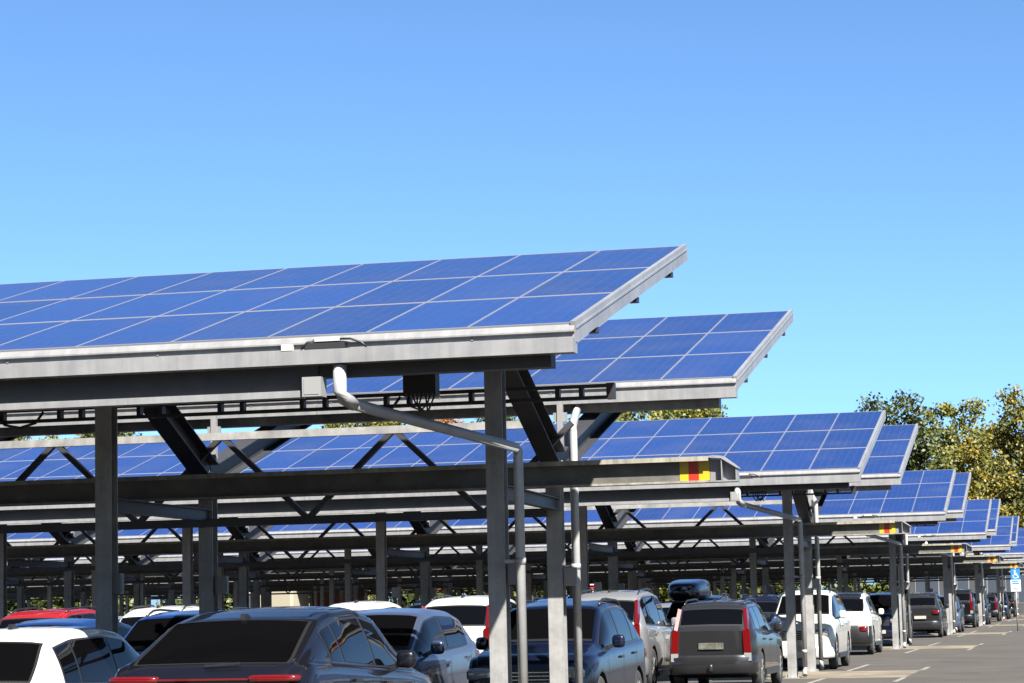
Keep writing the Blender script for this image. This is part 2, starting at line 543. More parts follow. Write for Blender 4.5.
mb = MB(); mb.box((.012, -.05, 1.98), (.17, .06, 2.22)); mb.box((.172, -.03, 2.0), (.176, .04, 2.2)); ME['ebox'] = mb.mesh("electric_box", M['boxgrey'])


def build_carport(n, nb, show1, show2, label, side=1):
    car = thing("solar_carport", label, "carport", (PX if side > 0 else 10.5, PY + n * PER, 0), 0, "solar carports in parallel rows")
    car.scale = (side, 1, 1)
    length = BAY * (nb - 1) + 2.6 + XE
    nc = int(math.ceil(length / W))
    xl = XE - nc * W
    sx = 0 if n == 0 else -.22
    build_roof(car, Y1, Z1, nc, show1, XE, nb, True)
    build_roof(car, Y2, Z2, nc, show2, XE, nb, False)
    for k in range(nb):
        x = -BAY * k
        link("post", ME['post_front'], car, (x + (.09 if k else 0) + sx, 0, 0))
        link("post", ME['post_rear'], car, (x + RX, YR, 0))
        link("arm", ME['arm_front'], car, (x, 0, 0))
        link("arm", ME['arm_back'], car, (x, 0, 0))
        link("tie_beam", ME['tie'], car, (x, 0, 0))
        link("gusset", ME['gusset'], car, (x + RX + .10, 0, 0))
        if k < 3 or n == 0:
            link("electric_box", ME['ebox'], car, (x + .09, 0.05, 0))
            link("electric_box", ME['ebox'], car, (x + RX + .09, YR + .02, 0))
        for q in (0.0, .5):
            if q and k == nb - 1: continue
            xx = x - BAY * q
            link("brace", ME['br_a'], car, (xx, 0, 0)); 
            if q or k: link("brace", ME['br_b'], car, (xx, 0, 0))
    # long cross beam in front of the rear posts, running out past the roof end
    b = MB()
    x1 = -4.67 - PX
    z0, z1 = 3.21, 3.53
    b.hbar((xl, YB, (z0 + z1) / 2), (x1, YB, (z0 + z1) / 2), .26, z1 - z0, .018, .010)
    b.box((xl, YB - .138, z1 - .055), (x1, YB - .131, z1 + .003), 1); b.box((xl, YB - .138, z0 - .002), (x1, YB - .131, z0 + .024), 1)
    beam = link("cross_beam", b.mesh("cross_beam", [M['cross'], M['pale']]), car)  # dark web stands for shade, pale lips for sun on the edges
    s = MB()
    for a, c, m_ in ((-5.05, -4.94, 0), (-4.94, -4.81, 1), (-4.81, -4.675, 0)):
        s.box((a - PX, YB - .016, z0 + .03), (c - PX - .001, YB - .012, z1 - .03), m_)
    link("hazard_marking", s.mesh("hazard_marking", [M['yellow'], M['red']]), beam)
    s = MB()                                   # tapering end hood with two stiffener plates
    s.prism([(x1 + .002, z1 - .018), (x1 + .16, z1 - .03), (x1 + .36, z1 - .16), (x1 + .36, z1 - .145), (x1 + .17, z1), (x1 + .06, z1 + .012), (x1 + .002, z1 + .004)], 1, YB - .14, YB + .14)
    s.prism([(x1 + .002, z0 + .02), (x1 + .34, z0 + .02), (x1 + .34, z1 - .15), (x1 + .16, z1 - .04), (x1 + .002, z1 - .03)], 1, YB - .012, YB + .008)
    for xs, zz in ((x1 + .155, z1 - .045), (x1 + .335, z1 - .155)):
        s.box((xs, YB - .125, z0 + .02), (xs + .012, YB + .125, zz))
    s.box((x1 + .002, YB - .13, z0), (x1 + .35, YB + .13, z0 + .018))
    link("beam_nose", s.mesh("beam_nose", M['alu']), beam)
    c = MB(); c.bar((xl, YC, ZC), (-.30, YC, ZC), .10, .10)
    link("top_chord", c.mesh("top_chord", M['steel']), car)
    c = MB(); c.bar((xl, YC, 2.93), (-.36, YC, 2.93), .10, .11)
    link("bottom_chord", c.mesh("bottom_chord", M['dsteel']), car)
    link("downpipe", ME['pipe_a'], car, (sx, 0, 0))
    link("downpipe", ME['pipe_b'], car)
    # cable tray with rungs
    t = MB(); yt = 27.3 - PY; xr = -5.42 - PX
    for z in (4.10, 4.235):
        t.box((xl, yt - .06, z - .018), (xr, yt - .035, z + .018)); t.box((xl, yt + .035, z - .018), (xr, yt + .06, z + .018))
    t.box((xr, yt - .062, 4.075), (xr + .09, yt + .062, 4.26))
    x = xr - .3; i = 0
    while x > xl:
        t.box((x - .025, yt - .05, 4.10), (x + .025, yt + .05, 4.235))
        x -= (.28 if i % 2 == 0 else .75); i += 1
    for x in (-1.6, -6.1, -9.3):
        t.tube([(x - .3, yt - .07, 4.16), (x - .2, yt - .08, 4.06), (x, yt - .08, 4.02), (x + .2, yt - .08, 4.07), (x + .3, yt - .07, 4.2)], .018, 6)
    link("cable_tray", t.mesh("cable_tray", M['black']), car)
    t = MB(); y = 26.3 - PY
    t.box((-1.0, y, 4.12), (-.62, y + .18, 4.42))
    for i in range(7):
        x = -.96 + i * .05
        t.tube([(x, y + .09, 4.12), (x + rnd.uniform(-.05, .05), y + .09, 4.02), (-.8 + rnd.uniform(-.1, .1), y + .1, 3.95)], .011, 5)
        t.tube([(x, y + .01, 4.13), (x, y + .01, 4.145)], .014, 6, 1)
    link("combiner_box", t.mesh("combiner_box", [M['black'], M['boxgrey']]), car)
    return car


CARPORTS = [
    (4, 14, 20, "nearest solar carport, its blue panel roof over the white hatchback and the dark grey crossover"),
    (8, 24, 9, "second solar carport, its posts beside the dark grey estate with tall red lamps"),
    (10, 27, 6, "third solar carport, its posts just behind the white crossover with dark lower bumper"),
    (13, 25, 6, "fourth solar carport, its posts beside the dark grey car rear-on with small red lamps"),
    (14, 20, 6, "fifth solar carport, second nearest of those standing in front of the blue parking sign"),
    (16, 14, 6, "sixth solar carport, small in the distance next to the blue parking sign on its pole"),
    (16, 10, 6, "farthest solar carport, last in the row before the autumn trees"),
]
for n, (nb, s1, s2, lab) in enumerate(CARPORTS):
    build_carport(n, nb, s1, s2, lab)
# the other half of the car park across the driveway: in the photograph only its reflections show, in car windows and doors
for n in (-1, 0, 1, 2):
    build_carport(n, 4, 0, 0, "solar carport across the driveway, showing only as a reflection in the cars' side windows", -1)
build_carport(-1, 4, 0, 0, "unseen solar carport beside the viewpoint, added to keep sky light off the posts")  # out of view, added to block sky light and deepen shade on the posts
# ------------------------------------------------------------------ cars (local: rear bumper at y = 0, nose towards +y, on the ground)
def pl(pts, y):
    if y <= pts[0][0]: return pts[0][1]
    for (a, b), (c, d) in zip(pts, pts[1:]):
        if y <= c: return b + (d - b) * (y - a) / (c - a)
    return pts[-1][1]


def smooth_pl(pts, y, w=.09):
    return sum(pl(pts, y + w * (k / 3)) for k in range(-3, 4)) / 7


TYPES = {
    'hatch': dict(L=4.30, W=1.79, H=1.52, wr=.70, top=[(0, .90), (.05, .96), (.50, 1.40), (1.05, 1.495), (1.9, 1.52), (2.5, 1.46), (3.3, 1.03), (3.95, .88), (4.2, .74), (4.3, .62)],
                  belt=[(0, .99), (.8, .95), (3.2, .90), (4.3, .83)], win=[(.62, .98), (1.03, 1.92), (2.0, 3.10)], wheels=(.78, 3.40), rw=.32, tail='wedge'),
    'small': dict(L=4.05, W=1.74, H=1.56, wr=.69, top=[(0, .98), (.05, 1.05), (.40, 1.42), (.9, 1.53), (1.7, 1.56), (2.3, 1.50), (3.15, 1.06), (3.7, .92), (3.95, .76), (4.05, .62)],
                  belt=[(0, 1.10), (.8, 1.03), (3.0, .95), (4.0, .88)], win=[(.62, 1.62), (1.72, 2.92)], wheels=(.66, 3.20), rw=.31, tail='wedge'),
    'coupe': dict(L=4.75, W=1.90, H=1.79, wr=.70, top=[(0, 1.14), (.05, 1.22), (.16, 1.275), (1.05, 1.67), (1.6, 1.765), (2.3, 1.79), (2.9, 1.70), (3.65, 1.22), (4.4, 1.05), (4.65, .9), (4.75, .7)],
                  belt=[(0, 1.28), (.9, 1.26), (3.4, 1.12), (4.7, 1.0)], win=[(1.0, 1.30), (1.36, 2.26), (2.34, 3.45)], wheels=(.95, 3.80), rw=.36, tail='bar'),
    'suv': dict(L=4.60, W=1.86, H=1.68, wr=.71, top=[(0, 1.05), (.05, 1.12), (.42, 1.50), (.85, 1.64), (1.9, 1.68), (2.55, 1.61), (3.3, 1.14), (4.2, 1.0), (4.48, .86), (4.6, .68)],
                belt=[(0, 1.14), (.8, 1.10), (3.2, 1.03), (4.5, .95)], win=[(.55, .95), (1.01, 1.95), (2.03, 3.10)], wheels=(.85, 3.65), rw=.36, tail='block', rails=True),
    'bigsuv': dict(L=4.90, W=1.92, H=1.82, wr=.71, top=[(0, 1.10), (.05, 1.18), (.40, 1.66), (.85, 1.78), (2.0, 1.82), (2.75, 1.75), (3.5, 1.22), (4.5, 1.08), (4.78, .92), (4.9, .7)],
                   belt=[(0, 1.20), (.8, 1.17), (3.4, 1.10), (4.8, 1.0)], win=[(.50, 1.05), (1.11, 2.08), (2.16, 3.28)], wheels=(.95, 3.92), rw=.38, tail='tall', rails=True),
    'estate': dict(L=4.75, W=1.87, H=1.56, wr=.70, top=[(0, 1.00), (.04, 1.05), (.34, 1.44), (.62, 1.525), (1.9, 1.56), (2.55, 1.49), (3.35, 1.02), (4.4, .86), (4.65, .72), (4.75, .6)],
                   belt=[(0, 1.05), (.8, 1.01), (3.2, .95), (4.6, .84)], win=[(.48, 1.12), (1.19, 2.08), (2.16, 3.16)], wheels=(.95, 3.72), rw=.33, tail='tall', rails=True, hook=True),
    'cross': dict(L=4.50, W=1.84, H=1.69, wr=.71, top=[(0, 1.06), (.05, 1.13), (.52, 1.53), (.95, 1.65), (1.9, 1.69), (2.5, 1.62), (3.25, 1.14), (4.1, 1.0), (4.38, .84), (4.5, .68)],
                  belt=[(0, 1.14), (.8, 1.10), (3.1, 1.03), (4.4, .95)], win=[(.66, 1.0), (1.06, 1.95), (2.03, 3.05)], wheels=(.85, 3.55), rw=.37, tail='block', clad=True),
}


def ell(mb, c, r, mi=0, nu=14, nv=9, p=3.4):
    """rounded box (superellipsoid)"""
    rows = []
    f = lambda a: math.copysign(abs(a) ** (2 / p), a)
    for i in range(nv + 1):
        v = -math.pi / 2 + math.pi * i / nv
        rows.append([(c[0] + r[0] * f(math.cos(v)) * f(math.cos(u)), c[1] + r[1] * f(math.cos(v)) * f(math.sin(u)), c[2] + r[2] * f(math.sin(v)))
                     for u in [2 * math.pi * k / nu for k in range(nu + 1)]])
    mb.grid(rows, mi)


def wheel_meshes(r):
    t = MB(); w = .10
    prof = [(-w, r * .66), (-w, r * .92), (-w * .8, r * .985), (-w * .4, r), (w * .4, r), (w * .8, r * .985), (w, r * .92), (w, r * .66)]
    N = 28
    t.grid([[(x, q * math.cos(2 * math.pi * k / N), q * math.sin(2 * math.pi * k / N)) for k in range(N + 1)] for x, q in prof])
    tyre = t.mesh("tyre", M['rubber'])
    g = MB()
    g.grid([[(x, q * math.cos(2 * math.pi * k / N), q * math.sin(2 * math.pi * k / N)) for k in range(N + 1)] for x, q in ((w * .92, r * .69), (w * .9, r * .60), (w * .2, r * .58), (w * .2, .001))], 1)
    for k in range(5):
        a = 2 * math.pi * k / 5
        d = Vector((0, math.cos(a), math.sin(a)))
        for off in (-.05, .05):
            s = Vector((0, -d.z, d.y)) * off
            g.bar(Vector((w * .75, 0, 0)) + d * .03 + s * .4, Vector((w * .85, 0, 0)) + d * r * .62 + s * 1.3, .045, .03, up=(1, 0, 0))
    ell(g, (w * .8, 0, 0), (.025, .05, .05), 0)
    rim = g.mesh("rim", [M['rim'], M['black']])
    return tyre, rim


def arch_cut(me, sp):
    """cut wheel housings into the body with an exact boolean"""
    c = MB(); r = sp['rw'] + .055; Wh = sp['W'] / 2
    for y in sp['wheels']:
        for sgn in (-1, 1):
            c.tube([(sgn * (Wh - .30), y, sp['rw']), (sgn * (Wh + .2), y, sp['rw'])], r, 28)
    cm = c.mesh("cut", [M['trim']])
    a = bpy.data.objects.new("tmp_a", me); b = bpy.data.objects.new("tmp_b", cm)
    COL.objects.link(a); COL.objects.link(b)
    md = a.modifiers.new("b", 'BOOLEAN'); md.object = b; md.operation = 'DIFFERENCE'; md.solver = 'EXACT'
    md.material_mode = 'TRANSFER'
    bpy.context.view_layer.update()
    ev = a.evaluated_get(bpy.context.evaluated_depsgraph_get())
    out = bpy.data.meshes.new_from_object(ev)
    bpy.data.objects.remove(a); bpy.data.objects.remove(b)
    return out


def car_meshes(key):
    sp = TYPES[key]
    L, Wh, H = sp['L'], sp['W'] / 2, sp['H']
    top = lambda y: smooth_pl(sp['top'], y)
    zbm = pl(sp['belt'], L * .45)

    def dims(y):
        zt = top(y)
        zb = min(smooth_pl(sp['belt'], y), zt - .05)
        rt = max(0, (.40 - y) / .40); ft = max(0, (y - (L - .85)) / .85)
        wb = Wh * (1 - .10 * rt ** 2.2 - .20 * ft ** 2.2)
        c = max(0, min(1, (zt - zb) / (H - zbm)))
        c = c ** .8
        wr = wb * (.86 + (sp['wr'] + .02 - .86) * c)
        e = max(0, (.5 - y) / .5); g = max(0, (y - (L - .6)) / .6)
        zbot = .22 + .10 * e + .06 * g
        return zt, zb, wb, wr, c, zbot

    def section(y):
        zt, zb, wb, wr, c, zbot = dims(y)
        zm = .5 * (zbot + zb)
        p = [(0, zbot), (wb * .80, zbot), (wb * .95, zbot + .03), (wb * .985, zbot + .12), (wb, zm - .04), (wb * .995, zm + .10),
             (wb * .985, zb - .09), (wb * .965, zb - .025), (wb * .94, zb)]
        g0 = (wb * .925, zb + .008); g1 = (wr, zt - .085 * c - .012)
        for k in range(6):
            t = k / 5
            p.append((g0[0] + (g1[0] - g0[0]) * t + .022 * c * math.sin(math.pi * t), g0[1] + (g1[1] - g0[1]) * t))
        p += [(wr - .022 * c, zt - .05 * c - .008), (wr - .07 * c, zt - .027 * c - .005), (wr * .78, zt - .013 * c - .003), (wr * .5, zt - .005 * c - .001), (wr * .25, zt), (0, zt + .002)]
        return p

    ys = [0, .025, .06, .1, .15, .2, .26] + [.26 + (L - .52) * k / 56 for k in range(1, 57)] + [L - .2, L - .14, L - .09, L - .05, L - .02, L]
    mb = MB()
    rows = []
    for y in ys:
        s = section(y)
        rows.append([(x, y, z) for x, z in s] + [(-x, y, z) for x, z in s[-2:0:-1]])
    n = len(rows[0]); b = len(mb.v)
    for r in rows: mb.v += r
    for i in range(len(rows) - 1):
        for k in range(n):
            mb.face([i * n + k, i * n + (k + 1) % n, (i + 1) * n + (k + 1) % n, (i + 1) * n + k], 0, True)
    mb.face(list(range(n))[::-1]); mb.face([(len(rows) - 1) * n + k for k in range(n)])
    me = mb.mesh("body", [P_['grey'], M['trim']])
    me = arch_cut(me, sp)
    me.name = "car_body_" + key
    me.polygons.foreach_set("use_smooth", [True] * len(me.polygons))
    me.set_sharp_from_angle(angle=R(38))

    def side_x(y, z):
        s = section(y)[2:15]
        for (x0, z0), (x1, z1) in zip(s, s[1:]):
            if z0 <= z <= z1 and z1 > z0:
                return x0 + (x1 - x0) * (z - z0) / (z1 - z0)
        return s[-1][0]

    def top_z(y, x):
        s = section(y)[14:]; x = abs(x)
        for (x0, z0), (x1, z1) in zip(s, s[1:]):
            if x1 <= x <= x0 and x0 > x1:
                return z0 + (z1 - z0) * (x0 - x) / (x0 - x1)
        return s[0][1]

    def side_patch(y0, y1, off, db, dt, sgn, nc=16, nr=6):
        rows = []
        for i in range(nc + 1):
            y = y0 + (y1 - y0) * i / nc
            zt, zb, wb, wr, c, _ = dims(y)
            a, t = zb + .008 + db, zt - .085 * c - .012 - dt
            if t - a < .015: continue
            rows.append([(sgn * (side_x(y, a + (t - a) * k / nr) + off), y, a + (t - a) * k / nr) for k in range(nr + 1)])
        return rows

    def top_patch(ya, yb, inset, off, ny=14, nx=10):
        rows = []
        for i in range(ny + 1):
            y = ya + (yb - ya) * i / ny
            wr = dims(y)[3] - inset
            dz = (top(y + .02) - top(y - .02)) / .04
            nn = Vector((0, -dz, 1)).normalized() * off
            rows.append([(x, y + nn.y, top_z(y, x) + nn.z) for x in [wr * (-1 + 2 * k / nx) for k in range(nx + 1)]])
        return rows
    out = {'body': me}
    T = sp['top']
    # rear window between the second and the roof point; windscreen between roof front and cowl
    yr0, yr1 = T[1][0] + .07, T[2][0] - .02
    if key == 'coupe': yr0, yr1 = .22, 1.04
    hcowl = max(i for i, (y, z) in enumerate(T) if z > zbm + .35)
    yf1, yf0 = T[hcowl][0] + .05, T[hcowl + 1][0] - .04
    w = MB(); w.grid(top_patch(yr0 - .02, yr1 + .03, .055, .003), 1); w.grid(top_patch(yr0, yr1, .085, .007), 0)
    out['rear_window'] = w.mesh("rear_window", [M['glass'], M['trim']])
    w = MB(); w.grid(top_patch(yf1, yf0, .06, .005), 0); w.grid(top_patch(yf0 - .03, yf0 + .03, .06, .008, 3), 1)
    out['windscreen'] = w.mesh("windscreen", [M['glass'], M['trim']])
    y0, y1 = sp['win'][0][0], sp['win'][-1][1]
    gl = []; out['window_trim'] = []
    for sgn in (-1, 1):
        tr = MB(); tr.grid(side_patch(y0 - .04, y1 + .16, .003, .004, .012, sgn, 30))
        out['window_trim'].append(tr.mesh("window_trim", [M['trim']]))
    for i, (a, c) in enumerate(sp['win']):
        for sgn in (-1, 1):
            g = MB()
            rows = side_patch(a, c + (.13 if i == len(sp['win']) - 1 else 0), .007, .028, .03, sgn)
            g.grid(rows)
            gl.append(g.mesh("side_window", [M['glass']]))
    out['side_window'] = gl
    # lamps
    lamps = []
    for sgn in (-1, 1):
        k = MB(); x = Wh * .90
        t = sp['tail']
        if t == 'tall':
            zl = zbm - .32
            k.bar((sgn * (x - .075), .03, zl), (sgn * (x - .10), .06, zbm + .06), .15, .16, up=(0, 1, 0))
            k.bar((sgn * (x - .085), .065, zbm + .04), (sgn * (dims(T[2][0])[3] - .01), T[2][0] - .02, T[2][1] - .06), .075, .12, up=(0, 1, .6))
            k.bar((sgn * (x - .075), .028, zl - .14), (sgn * (x - .075), .03, zl - .003), .15, .155, up=(0, 1, 0), mi=1)
        elif t == 'bar':
            ell(k, (sgn * (Wh * .68), .06, 1.165), (Wh * .25, .10, .034), p=5)
        elif sp.get('clad'):
            ell(k, (sgn * (x - .17), .0, .70), (.15, .09, .085))
        elif t == 'block':
            ell(k, (sgn * (x - .13), .07, zbm - .13), (.19, .14, .075), p=4.5)
        else:
            ell(k, (sgn * (x - .11), .09, zbm - .08), (.16, .15, .075), p=4.5)
        lamps.append(k.mesh("tail_lamp", [M['lampred'], M['lampwhite']]))
    out['tail_lamp'] = lamps
    if sp['tail'] == 'bar':
        k = MB(); k.box((-Wh * .5, -.012, 1.155), (Wh * .5, .02, 1.172)); out['lamp_bar'] = k.mesh("lamp_bar", [M['lampred']])
    heads = []
    zh = pl(T, L - .35) - .20
    for sgn in (-1, 1):
        k = MB(); ell(k, (sgn * Wh * .66, L - .16, zh), (.22, .14, .085)); heads.append(k.mesh("headlight", [M['lampwhite']]))
    out['headlight'] = heads
    k = MB(); k.box((-Wh * .42, L - .01, zh - .14), (Wh * .42, L + .012, zh + .05))
    for q in range(4): k.box((-Wh * .40, L + .0125, zh - .12 + q * .045), (Wh * .40, L + .018, zh - .108 + q * .045), 1)
    out['grille'] = k.mesh("grille", [M['black'], M['chrome']])
    # bumpers wrap the corners
    for nm, yy, d, zlo, zhi in (('rear_bumper', 0, -1, .30, .80 if sp.get('clad') else .62), ('front_bumper', L, 1, .26, .50)):
        rows = []
        tp = .90 if d < 0 else .80
        path = [(Wh * .985, .42), (Wh * (tp + .085), .22), (Wh * (tp + .035), .07), (Wh * (tp - .06), -.035), (Wh * .5, -.055)]
        path = path + [(0, -.06)] + [(-x, y) for x, y in path[::-1]]
        for z, o in ((zlo, -.02), (zlo + .03, .012), (zhi - .04, .014), (zhi, -.015)):
            rows.append([(x * (1 + o * .6), yy - d * y + d * o, z) for x, y in path])
        k = MB(); k.grid(rows)
        out[nm] = k.mesh(nm, [P_['grey']])
    k = MB(); k.box((-.26, -.072, .70), (.26, -.012, .81)) if sp['tail'] != 'tall' else k.box((-.26, -.03, .72), (.26, .01, .83))
    out['number_plate'] = k.mesh("number_plate", [M['plateold'] if key == 'estate' else M['plate']])
    k = MB(); k.box((-.26, L + .062, .40), (.26, L + .08, .51)); out['front_plate'] = k.mesh("number_plate", [M['plate']])
    mir = []
    ym = yf0 - (.75 if key == 'coupe' else .42)
    for sgn in (-1, 1):
        k = MB(); zb = pl(sp['belt'], ym)
        ell(k, (sgn * (Wh + .08), ym, zb + .10), (.095, .06, .085)); k.bar((sgn * (Wh - .07), ym + .02, zb + .02), (sgn * (Wh + .04), ym + .01, zb + .06), .06, .05, mi=1)
        mir.append(k.mesh("mirror", [P_['grey'], M['trim']]))
    out['mirror'] = mir
    hd = []
    for (a, c) in sp['win'][-2:]:
        for sgn in (-1, 1):
            k = MB(); y = a + .16; z = pl(sp['belt'], y) - .13
            k.bar((sgn * (side_x(y, z) + .018), y - .10, z), (sgn * (side_x(y, z) + .018), y + .10, z), .025, .03); hd.append(k.mesh("door_handle", [P_['grey']]))
    out['door_handle'] = hd
    sm_ = []
    for yy in [sp['win'][-1][0] - .04, sp['win'][-2][0] - .03, sp['win'][-1][1] + .02]:
        for sgn in (-1, 1):
            k = MB(); zt_ = pl(sp['belt'], yy) - .01
            zs = [.36 + (zt_ - .36) * q / 10 for q in range(11)]
            k.grid([[(sgn * (side_x(yy + d, z) + .0025), yy + d, z) for z in zs] for d in (-.006, .006)])
            sm_.append(k.mesh("door_seam", [M['trim']]))
    out['door_seam'] = sm_
    k = MB()                                   # tailgate seam round the rear
    zz = zbm - .40
    k.box((-Wh * .80, -.004, zz), (Wh * .80, .001, zz + .012)); out['tailgate_seam'] = k.mesh("tailgate_seam", [M['trim']])
    if sp.get('rails'):
        rl = []
        for sgn in (-1, 1):
            k = MB()
            k.tube([(sgn * (dims(y)[3] - .06), y, top_z(y, dims(y)[3] - .06) + (.055 if 0 < i < 6 else .01)) for i, y in enumerate([T[3][0] - .1 + (T[hcowl][0] - T[3][0] - .15) * q / 6 for q in range(7)])], .017, 8)
            rl.append(k.mesh("roof_rail", [M['trim']]))
        out['roof_rail'] = rl
    if sp.get('clad'):
        k = MB(); k.grid(top_patch(yr1 + .02, yf1 - .02, .03, .004, 16)); out['roof_panel'] = k.mesh("roof_panel", [P_['black']])
    k = MB(); ya = T[3][0] + .06
    k.prism([(ya - .07, top(ya) - .01), (ya + .12, top(ya + .1) - .01), (ya + .02, top(ya) + .045), (ya - .06, top(ya) + .05)], 0, -.022, .022)
    out['antenna'] = k.mesh("antenna", [M['trim']])
    k = MB(); z = T[1][1] + .06
    k.bar((-.02, T[1][0] + .06, z), (.30, T[1][0] + .08, z + .02), .018, .018); out['wiper'] = k.mesh("wiper", [M['trim']])
    if sp.get('hook'):
        k = MB(); ell(k, (0, -.11, .40), (.05, .06, .07)); k.bar((0, -.06, .38), (0, .1, .34), .05, .05); out['tow_hook'] = k.mesh("tow_hook", [M['trim']])
    out['sill'] = []
    for sgn in (-1, 1):
        cl = MB()
        y0, y1 = sp['wheels'][0] + sp['rw'] + .07, sp['wheels'][1] - sp['rw'] - .07
        cl.bar((sgn * (Wh - .005), y0, .29), (sgn * (Wh - .005), y1, .29), .05, .10)
        out['sill'].append(cl.mesh("sill", [M['trim']]))
    out['wheel'] = wheel_meshes(sp['rw'])
    return out


CM = {}
PLURAL = {'door_seam', 'window_trim', 'sill', 'side_window', 'tail_lamp', 'headlight', 'mirror', 'door_handle', 'roof_rail'}
PAINTED = {'body', 'rear_bumper', 'front_bumper', 'mirror', 'door_handle'}


def build_car(key, col, label, x, y, facing=1, rz=0.0, sc=(.93, 1, 1.13), cat="car"):
    """x, y: where the end nearest the camera stands; facing 1 = nose away from the camera, -1 = nose towards it"""
    if key not in CM: CM[key] = car_meshes(key)
    cm, sp = CM[key], TYPES[key]
    L = sp['L']
    ang = R(rz) if facing > 0 else math.pi + R(rz)
    loc = Vector((x, y, 0)) if facing > 0 else Vector((x, y + L * sc[1], 0))
    t = thing("parked_car", label, cat, loc, ang, "cars parked under the solar carports")
    t.scale = sc

    def put(nm, me, par=None, l=None, r=None):
        o = link(nm, me, par or t, l, r)
        if nm in PAINTED and len(me.materials):
            o.material_slots[0].link = 'OBJECT'
            o.material_slots[0].material = P_[col] if not (nm.endswith('bumper') and sp.get('clad')) else M['trim']
        return o
    for nm, me in cm.items():
        if nm == 'wheel':
            for yy in sp['wheels']:
                for sgn in (-1, 1):
                    wobj = put('wheel', me[0], None, (sgn * (sp['W'] / 2 - .115), yy, sp['rw']), (0, 0, 0 if sgn > 0 else math.pi))
                    link('rim', me[1], wobj)
        elif nm in PLURAL:
            for q in me: put(nm, q)
        elif nm == 'front_plate': put('number_plate', me)
        else: put(nm, me)
    return t


A0 = 19.9                                     # rear of the first row of cars; repeats with the carports
B0 = 31.1                                     # noses of the second row
CARS = [
    # first double row
    ('coupe', 'graphite', "large dark grey crossover, rear-on in the foreground, with a thin full-width red light bar", -7.68, 20.2, 1, 0, (1, 1, 1)),
    ('hatch', 'white', "white hatchback in the bottom left corner, seen from behind", -11.12, 22.6, 1, 0, (1, 1, 1.08)),
    ('suv', 'navy', "shiny dark navy car facing us behind the two nearest downpipes", -7.56, 31.8, -1, 0, (.97, .96, 1.07)),
    ('small', 'steelblue', "small grey-blue hatchback facing us just right of the dark grey crossover", -9.98, 31.4, -1, 0, (1.02, 1.05, 1.12)),
    ('suv', 'blue', "blue car mostly hidden behind the dark grey crossover", -13.05, 31.4, -1, 0, (1, 1, 1.06)),
    ('hatch', 'blue', "blue car with curved roof right behind the white hatchback", -15.45, 32.2, -1, 0, (1, 1, 1.12)),
    # second double row
    ('estate', 'grey', "dark grey estate car with tall red tail lamps and a tow hook, rear-on", -7.40, 46.9, 1, 0),
    ('bigsuv', 'silver', "silver sport utility car parked left of the dark grey estate", -9.55, 46.9, 1, 0, (.90, 1, 1.10)),
    ('bigsuv', 'white', "white tall car rear-on with red upright lamps, left of the nearest downpipe", -12.76, 47.6, 1, 0, (.95, 1, 1.08)),
    ('small', 'white', "small white car whose roof shows above the grey-blue hatchback", -15.0, 47.4, 1, 0, (.95, 1, 1.22)),
    ('suv', 'white', "white car whose roof with dark rails shows behind the left post", -19.5, 47.8, 1, 0),
    ('bigsuv', 'red', "bright red car behind the blue curved roof at far left", -21.55, 46.4, 1, 0, (.95, 1, 1.04)),
    ('suv', 'white', "white sport utility car facing us, half hidden behind the second pair of posts", -7.28, 59.6, -1, 0, (.93, 1, 1.17)),
    ('suv', 'navy', "dark blue car facing us with a roof box on top", -10.0, 59.2, -1, 0),
    ('suv', 'blue', "blue car two places left of the car with the roof box", -13.8, 59.4, -1, 0),
    ('suv', 'navy', "navy car glimpsed between the white small car and the white tall car", -17.0, 59.4, -1, 0),
    ('hatch', 'silver', "silver car far behind the red car at left", -26.5, 59.4, -1, 0),
    # third
    ('cross', 'white', "white crossover with black rear window and dark lower bumper, rear-on", -7.72, 74.6, 1, 0),
    ('suv', 'navy', "navy car parked left of the white crossover", -10.4, 75.2, 1, 0),
    ('hatch', 'silver', "silver hatchback two places left of the white crossover", -13.2, 75.4, 1, 0),
    ('suv', 'navy', "dark blue car facing us beyond the white crossover", -7.75, 87.2, -1, 0),
    ('suv', 'navy', "second dark car facing us, left of the one beyond the white crossover", -10.6, 87.2, -1, 0),
    # fourth
    ('suv', 'grey', "dark grey car rear-on between the third and fourth groups of lit posts", -7.45, 103.3, 1, 0),
    ('small', 'silver', "silver car left of the far dark grey rear-on car", -10.2, 103.3, 1, 0),
    ('small', 'steelblue', "grey-blue car facing us just beyond the far dark grey rear-on car", -7.3, 115.2, -1, 0),
    # fifth and beyond
    ('bigsuv', 'black', "black car with bright red upright lamps in the fifth row", -7.5, 131.3, 1, 0),
    ('suv', 'navy', "dark blue car facing us in the fifth double row", -7.35, 143.4, -1, 0),
    ('estate', 'black', "black estate car rear-on in the sixth row", -7.35, 159.3, 1, 0),
    ('suv', 'navy', "dark blue car facing us in the sixth double row beside the blue sign", -7.2, 171.4, -1, 0),
    ('suv', 'black', "black car rear-on in the last row", -7.3, 187.3, 1, 0),
]
for c in CARS:
    build_car(c[0], c[1], c[2], c[3], c[4], c[5], c[6], c[7] if len(c) > 7 else (.93, 1, 1.13))
